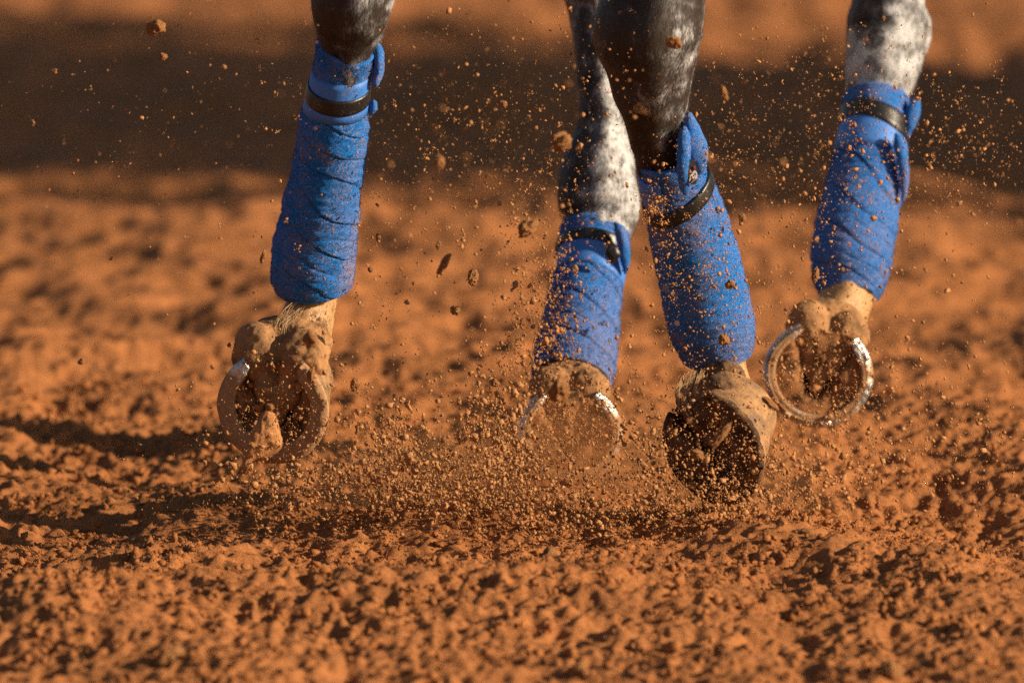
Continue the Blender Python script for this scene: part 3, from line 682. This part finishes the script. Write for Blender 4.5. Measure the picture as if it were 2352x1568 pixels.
    prof = [(0.0015, 0.0), (0.0030, 0.004), (0.0018, 0.0088), (-0.004, 0.0098), (-0.30, 0.0098), (-0.42, 0.0094), (-0.52, 0.0094), (-0.62, 0.0098), (-0.90, 0.0098), (-1.0, 0.0085), (-1.02, 0.0)]
    Q = np.zeros((m, len(prof), 3))
    for i in range(m):
        for j, (o_, z) in enumerate(prof):
            off = o_ if o_ > -0.01 else o_*wbar[i]
            e = 1.0 if 3 < i < m-4 else 0.84
            Q[i, j] = (path[i, 0]+nrm[i, 0]*off, path[i, 1]+nrm[i, 1]*off, z*e)
    qq = Q.reshape(-1, 3); qq = qq + np.stack([0*qq[:, 0], 0*qq[:, 0], (0.0014*noise3(qq*55, seed+20)+0.0012*noise3(qq*160, seed+21)+0.0011*noise3(qq*330, seed+22))*(0.25+min(1.0, caked))], 1); Q = qq.reshape(Q.shape)
    v_, f_ = skin(to(Q.reshape(-1, 3)).reshape(Q.shape), True, True)
    sh = mesh_obj('horseshoe', v_, f_, M_dark if dark else M_shoe); point_attr(sh, 'dirt', np.tile([0.15, 0.2, 0.15, 0.3, 0.6, 0.9, 0.9, 0.65, 0.6, 0.5, 0.5], m)*np.repeat(np.interp(np.arange(m), [0, 6, 16, m-17, m-7, m-1], [tips[0], tips[0], 1, 1, tips[1], tips[1]]), len(prof)) + caked*np.repeat(np.interp(np.arange(m), [0, 6, 16, m-17, m-7, m-1], [tips[0], tips[0], 1, 1, tips[1], tips[1]]), len(prof))); bm = bmesh.new(); bm.from_mesh(sh.data); bmesh.ops.recalc_face_normals(bm, faces=bm.faces); bm.to_mesh(sh.data); bm.free(); hpart(sh, hw)
    # dirt crumbs caught in the sole
    nn = crumbs; rr = np.sqrt(RNG.uniform(0, 1.0 if caked > 0.3 else 0.8, nn)); k = RNG.integers(0, 64, nn); xy = O[k]*rr[:, None]
    ctr = np.stack([xy[:, 0], xy[:, 1], -max(dep_, 0)*(1-rr**5)+RNG.uniform(-0.003, 0.005, nn)+np.where(rr > 0.84, 0.007, 0)], 1)
    V, F = chunks(to(ctr), np.clip(RNG.lognormal(-6.7, 0.75, nn), 0.0005, 0.0085), RNG, 1.4)
    g = mesh_obj('packed_dirt', V, F, M_clod, smooth=False); tag(g, kind='stuff'); hpart(g, hw)
    return hw
H1 = hoof(1, 630, 930, 12.745, 0.127, (-0.30, -0.94, -0.10), 0.05, 101, caked=0.6, bar=0.0175, tips=(-0.3, 1.0), dep_=0.007, crumbs=420, lump=1.6); H1['label'] = 'hoof with a bright horseshoe tip, farthest left'
H3 = hoof(3, 1642, 1022, 12.790, 0.136, (-0.60, -0.74, -0.30), -0.50, 141, caked=0.8, bar=0.014, tips=(1, 1), dep_=-0.012, crumbs=140, dark=True, pad=0.72, lump=1.5); H3['label'] = 'dark hoof just above the ground'
H2 = hoof(2, 1310, 992, 13.175, 0.117, (0.02, -0.99, 0.06), 0.0, 121, caked=0.16, bar=0.0105, dep_=-0.004, crumbs=50, pad=0.92); H2['label'] = 'dusty hoof half lost in flying soil'
H4 = hoof(4, 1880, 855, 13.365, 0.125, (-0.04, -0.99, 0.06), 0.22, 161, caked=0.22, bar=0.0115, dep_=-0.003, crumbs=70, pad=0.9); H4['label'] = 'raised hoof with a pale horseshoe, farthest right'

# feather hair behind the pasterns
def feather(L, spots, n, seed):
    rng = np.random.default_rng(seed); V = []; F = []
    for k in range(n):
        a, b_, Y, dx, dy, ln = spots[rng.integers(len(spots))]
        p0 = P(a+rng.normal(0, 9), b_+rng.normal(0, 7), Y+rng.normal(0, 0.004)); d = np.array([dx, -0.15, -dy]) + rng.normal(0, 0.22, 3); d /= np.linalg.norm(d)
        s = np.cross(d, (0, 1, 0)); s /= np.linalg.norm(s)+1e-9; l = ln*rng.uniform(0.6, 1.2); w = 0.00028
        bend = np.array([0.15, 0, -0.35])*l; i = len(V)
        V += [p0-s*w, p0+s*w, p0+d*l*0.5+s*w*0.8, p0+d*l*0.5-s*w*0.8, p0+d*l+bend]
        F += [(i, i+1, i+2, i+3), (i+3, i+2, i+4)]
    o = mesh_obj('feather_hair', V, F, M_hair, smooth=False); tag(o, kind='stuff'); hpart(o)
feather(1, [(672,708,12.775,-0.7,0.8,0.032),(690,712,12.77,-0.6,0.9,0.034),(655,730,12.77,-0.45,1,0.026),(660,735,12.765,-0.5,1,0.022),(740,735,12.775,0.1,1,0.02)], 160, 3)
feather(3, [(1590,862,12.805,-0.5,1,0.026),(1610,858,12.80,-0.4,1,0.03),(1575,880,12.80,-0.5,0.8,0.02)], 110, 4)

# ------------------------------------------------------------------ soil thrown into the air
def thrown(px, py, Y, rpx, label, scale=(1, 1, 1), rot=None, shape=None):
    tag(clod('flying_clod', P(px, py, Y), rpx*MM(Y), shape, rot, scale), label, 'dirt clod', 'clods of soil in the air')
thrown(357, 64, 12.55, 21, 'largest clod in the air at the top left corner', (1.15, 1, 0.9))
thrown(375, 131, 12.6, 8, 'small clod just under the topmost left clod')
def slab(name, outline, Y, thick, label):
    A = np.array(outline, float); A = crom(np.vstack([A, A[:1]]), 7)[:-1]; c = A.mean(0); V = []; F = []; K = len(A); ss = np.linspace(0.04, 1, 12)
    rows_ = [(q, 1) for q in ss] + [(q, -1) for q in ss[::-1][1:]]
    for q, sg in rows_:
        for a_ in A:
            d = c + (a_-c)*q; V.append(P(d[0], d[1], Y - sg*thick/2*math.sqrt(max(0.0, 1-q**5))))
    V = np.array(V); V += (0.0026*noise3(V*70, 5)+0.0016*noise3(V*190, 6))[:, None]*np.array([0.5, -1, 0.6])
    v_, f_ = skin(V.reshape(len(rows_), K, 3), True, True)
    tag(mesh_obj(name, v_, f_, M_clod), label, 'dirt clod', 'clods of soil in the air')
Z3 = [(545,1010),(600,1050),(622,1120),(645,1200),(658,1290),(610,1350),(520,1400),(420,1430),(385,1480),(365,1512),(332,1500),(335,1420),(345,1320),(380,1215),(420,1160),(470,1090),(505,1030)]
slab('flying_clod', [((540+x/2.904)*.848, (760+y/2.904)*.848) for x, y in Z3], 12.66, 0.024, 'big broken slab of soil flying in front of the leftmost hoof')
thrown(1087, 638, 12.70, 17, 'dark round clod in mid air between the left leg and the middle legs')
thrown(1211, 523, 12.42, 19, 'blurred dark clod in the air left of the dusty wrap', (1.3, 0.8, 0.8), (0.2, -0.6, 0.2))
thrown(1021, 604, 12.45, 16, 'blurred long clod in the air above the dark round one', (0.7, 0.8, 1.4), (0, 0.5, 0))
thrown(1007, 563, 12.65, 8, 'little clod directly over the blurred long clod', (0.7, 0.8, 1.4), (0, 0.3, 0))
thrown(1045, 712, 12.78, 11, 'small clod under the dark round one in mid air')
thrown(815, 882, 12.77, 14, 'dark clod just right of the leftmost hoof')
thrown(1136, 878, 12.78, 10, 'dark crumbly clod left of the dusty hoof')
thrown(1157, 968, 12.76, 13, 'dark clod low in the air left of the dusty hoof')
thrown(1663, 779, 12.70, 14, 'clod in front of the lower end of the wrap with the logo tag')
thrown(1677, 653, 12.72, 11, 'clod in front of the middle of the wrap with the logo tag')
thrown(1010, 371, 12.15, 15, 'round blurred clod in the air against the dark band')
thrown(1284, 892, 12.30, 22, 'large blurred clod in front of the dusty hoof', (0.9, 0.8, 1.2), (0, 0.3, 0))
thrown(1290, 325, 12.25, 24, 'large blurred clump left of the pale knee', (1.3, 0.8, 0.8), (0, -0.6, 0))
thrown(1156, 239, 12.6, 10, 'orange clump high in the air between the left leg and the middle legs')
thrown(1872, 632, 12.9, 15, 'pale clod at the lower left edge of the rightmost wrap', (0.7, 0.7, 1.2), (0, 0.1, 0))
thrown(712, 778, 12.35, 17, 'blurred dark clod in front of the left pastern')
thrown(1768, 926, 12.40, 14, 'blurred dark stick of soil between the two right hooves', (0.6, 0.7, 1.5), (0, -0.9, 0))
thrown(605, 587, 12.62, 9, 'long clod in the air just left of the left wrap', (0.6, 0.7, 1.7), (0, 0.25, 0))
thrown(851, 618, 12.8, 8, 'dark little clod right of the left wrap, lower of two')
thrown(869, 544, 12.8, 9, 'dark little clod right of the left wrap, upper of two')
thrown(186, 830, 12.4, 7, 'lone clod at the far left above the soil')
thrown(528, 792, 12.75, 6, 'dark fleck of soil left of the left heel, upper of two')
thrown(488, 843, 12.75, 6, 'dark fleck of soil left of the left heel, lower of two')
thrown(1548, 97, 12.35, 17, 'blurred clod in front of the dark hock', (1.4, 0.8, 0.7), (0, 0.4, 0))
thrown(1662, 215, 12.35, 14, 'blurred clod in the air between the hock and the right leg', (0.8, 0.8, 1.3), (0, -0.4, 0))
thrown(1705, 500, 12.35, 11, 'blurred clod right of the wrap with the logo tag')
thrown(620, 935, 12.45, 9, 'small clod before the sole of the leftmost hoof')
thrown(1655, 1000, 12.35, 22, 'blurred fork of soil in front of the dark hoof', (0.6, 0.6, 1.6), (0, 0.6, 0))
thrown(1600, 1042, 12.45, 13, 'round pale clod in front of the dark hoof')
thrown(715, 860, 12.6, 13, 'upright dark clod before the right heel of the leftmost hoof', (0.7, 0.7, 1.5), (0, 0.15, 0))
# smaller crumbs one can still count, by the place they hang in
spots = [('crumb of soil in the dark band right of the rightmost wrap', 40, (2190, 330, 90, 95), 13.15, 0.12, (3, 7)),
         ('crumb of soil in front of the rightmost wrap', 34, (1985, 420, 60, 130), 13.1, 0.12, (3, 7)),
         ('crumb of soil between the two right legs', 34, (1790, 320, 80, 160), 12.9, 0.15, (3, 7)),
         ('crumb of soil between the left leg and the middle legs', 36, (1120, 350, 130, 170), 12.7, 0.25, (3, 7)),
         ('crumb of soil left of the left leg', 24, (420, 260, 190, 110), 12.9, 0.2, (2.5, 5)),
         ('crumb of soil low in the air under the middle legs', 50, (1230, 960, 260, 110), 12.75, 0.15, (3, 9)),
         ('crumb of soil in front of the dark hoof', 26, (1640, 1040, 70, 80), 12.62, 0.08, (3, 7)),
         ('crumb of soil below the raised right hoof', 22, (2060, 900, 160, 120), 12.9, 0.2, (3, 7))]
for lab, cnt, (mx, my, sx_, sy_), Y0, sY, (r0, r1) in spots:
    for k in range(cnt):
        Y = max(11.9, random.gauss(Y0, sY)); px = random.gauss(mx, sx_); py = random.gauss(my, sy_)
        q = P(px, py, Y)
        if q[2] < 0.05: continue
        st = random.uniform(1, 1.7)
        tag(clod('flying_crumb', q, random.uniform(r0, r1)*MM(Y)*0.55, None, None, (st, 0.8, 0.62)), lab, 'soil crumb', lab.replace('crumb', 'crumbs'))
# the fine spray: nobody could count it
def spray(blobs, name, label, seed, mean_r, sd, cap):
    rng = np.random.default_rng(seed); cc = []
    for cnt, mx, my, sx_, sy_, Y0, sY in blobs:
        px = rng.normal(mx, sx_, cnt); py = rng.normal(my, sy_, cnt); Y = rng.normal(Y0, sY, cnt)
        cc.append(np.stack([P(a, b_, c_) for a, b_, c_ in zip(px, py, Y)]))
    cc = np.vstack(cc)
    par = rng.integers(0, len(cc), len(cc)//14); kids = np.repeat(cc[par], 6, 0); kids = kids + rng.normal(0, 0.0022, kids.shape); cc = np.vstack([cc, kids]); cc = cc[cc[:, 2] > ground_h(cc[:, 0], cc[:, 1])-0.01]
    r = np.clip(rng.lognormal(math.log(mean_r), sd, len(cc)), mean_r*0.35, cap)
    bg_ = r > 0.0012; V, F = chunks(cc[~bg_], r[~bg_], rng, 1.9); V2, F2 = lumps(cc[bg_], r[bg_], rng); F = np.vstack([F, F2+len(V)]); V = np.vstack([V, V2]); tag(mesh_obj(name, V, F, M_spray, smooth=False), label, 'soil spray', kind='stuff')
spray([(1700, 1350, 1010, 190, 110, 12.85, 0.22), (2200, 1320, 1130, 260, 70, 12.78, 0.12), (1500, 1850, 900, 160, 200, 13.0, 0.25), (1500, 1230, 690, 70, 190, 13.0, 0.2),
       (900, 1100, 330, 170, 170, 12.75, 0.25), (700, 1780, 330, 110, 190, 12.85, 0.25), (800, 2200, 330, 120, 110, 13.05, 0.2), (800, 2000, 450, 110, 190, 13.15, 0.15),
       (420, 400, 300, 240, 170, 12.9, 0.4), (500, 880, 640, 120, 190, 12.8, 0.2), (900, 640, 980, 110, 90, 12.66, 0.05), (700, 850, 1000, 120, 110, 12.8, 0.2),
       (450, 1660, 1050, 70, 80, 12.65, 0.06), (1400, 1260, 760, 50, 110, 13.1, 0.1), (800, 1640, 620, 60, 160, 12.68, 0.05), (700, 1900, 860, 90, 90, 13.2, 0.06), (800, 1310, 990, 80, 70, 13.05, 0.05),
       (900, 2100, 1000, 190, 90, 12.85, 0.25), (70, 1100, 330, 130, 120, 11.2, 0.35), (60, 1450, 250, 200, 150, 11.3, 0.35), (40, 800, 350, 120, 160, 11.2, 0.3), (60, 1600, 800, 90, 220, 11.6, 0.3), (40, 1900, 300, 200, 150, 11.3, 0.3), (500, 1530, 560, 25, 140, 12.72, 0.03), (300, 1500, 470, 18, 20, 12.74, 0.015), (2000, 1300, 1130, 330, 90, 12.9, 0.25), (1500, 1900, 1000, 260, 110, 12.9, 0.25), (900, 1150, 350, 220, 200, 12.8, 0.4), (900, 1900, 350, 220, 200, 12.95, 0.35), (2200, 1420, 1130, 330, 60, 12.7, 0.1), (1900, 1020, 1080, 170, 80, 12.8, 0.15), (900, 900, 1130, 220, 60, 12.75, 0.1), (500, 1330, 930, 90, 90, 13.1, 0.06), (500, 1460, 200, 150, 160, 12.8, 0.3)],
      'soil_spray', 'fine spray of red soil hanging round the legs', 5, 0.00060, 0.62, 0.0040)

spray([(700, 1000, 1150, 90, 45, 12.78, 0.08), (500, 930, 1090, 60, 45, 12.78, 0.08), (350, 890, 1010, 45, 50, 12.8, 0.1), (700, 1180, 1130, 80, 55, 12.75, 0.08), (450, 1150, 1030, 50, 60, 12.78, 0.1), (250, 1130, 930, 45, 60, 12.8, 0.12),
       (450, 1400, 1175, 120, 32, 12.7, 0.08), (500, 700, 1110, 90, 40, 12.72, 0.06), (500, 1640, 1160, 110, 35, 12.72, 0.06), (250, 1500, 1050, 40, 60, 12.75, 0.1), (300, 1850, 1090, 120, 50, 12.85, 0.15), (120, 1230, 800, 50, 90, 12.9, 0.15)],
      'soil_plume', 'dense plume of coarse soil crumbs kicked up low between the hooves', 9, 0.00125, 0.6, 0.0075)

# dust in the air round the lowest hooves
M_dust = bpy.data.materials.new('soil dust'); M_dust.use_nodes = True; nt = M_dust.node_tree; nt.nodes.clear()
out = nt.nodes.new('ShaderNodeOutputMaterial'); pv = nt.nodes.new('ShaderNodeVolumePrincipled'); nt.links.new(pv.outputs[0], out.inputs['Volume'])
pv.inputs['Color'].default_value = (0.95, 0.52, 0.22, 1); pv.inputs['Anisotropy'].default_value = 0.25
tc = nt.nodes.new('ShaderNodeTexCoord'); ln = nt.nodes.new('ShaderNodeVectorMath'); ln.operation = 'LENGTH'; nt.links.new(tc.outputs['Object'], ln.inputs[0])
fall = ramp(nt, ln.outputs['Value'], [(0.15, (1, 1, 1)), (0.95, (0, 0, 0))]).outputs[0]
nz = ramp(nt, noise(nt, tc.outputs['Object'], 3.2, 3, 0.6), [(0.35, (0, 0, 0)), (0.65, (1, 1, 1))]).outputs[0]
nt.links.new(math_n(nt, 'MULTIPLY', math_n(nt, 'MULTIPLY', fall, nz), 5.5), pv.inputs['Density'])
def dust(px, py, Y, size):
    o = mesh_obj('dust_cloud', I3v*(1+0.08*noise3(I3v*2, 7))[:, None], I3f, M_dust); o.location = P(px, py, Y); o.scale = size
    return o
tag(dust(1400, 1105, 13.0, (0.31, 0.25, 0.12)), 'thin red dust hanging round the lowest hooves', 'dust', kind='stuff')
tag(dust(1030, 1110, 12.95, (0.24, 0.22, 0.09)), 'faint red dust low over the soil between the left and middle hooves', 'dust', kind='stuff')
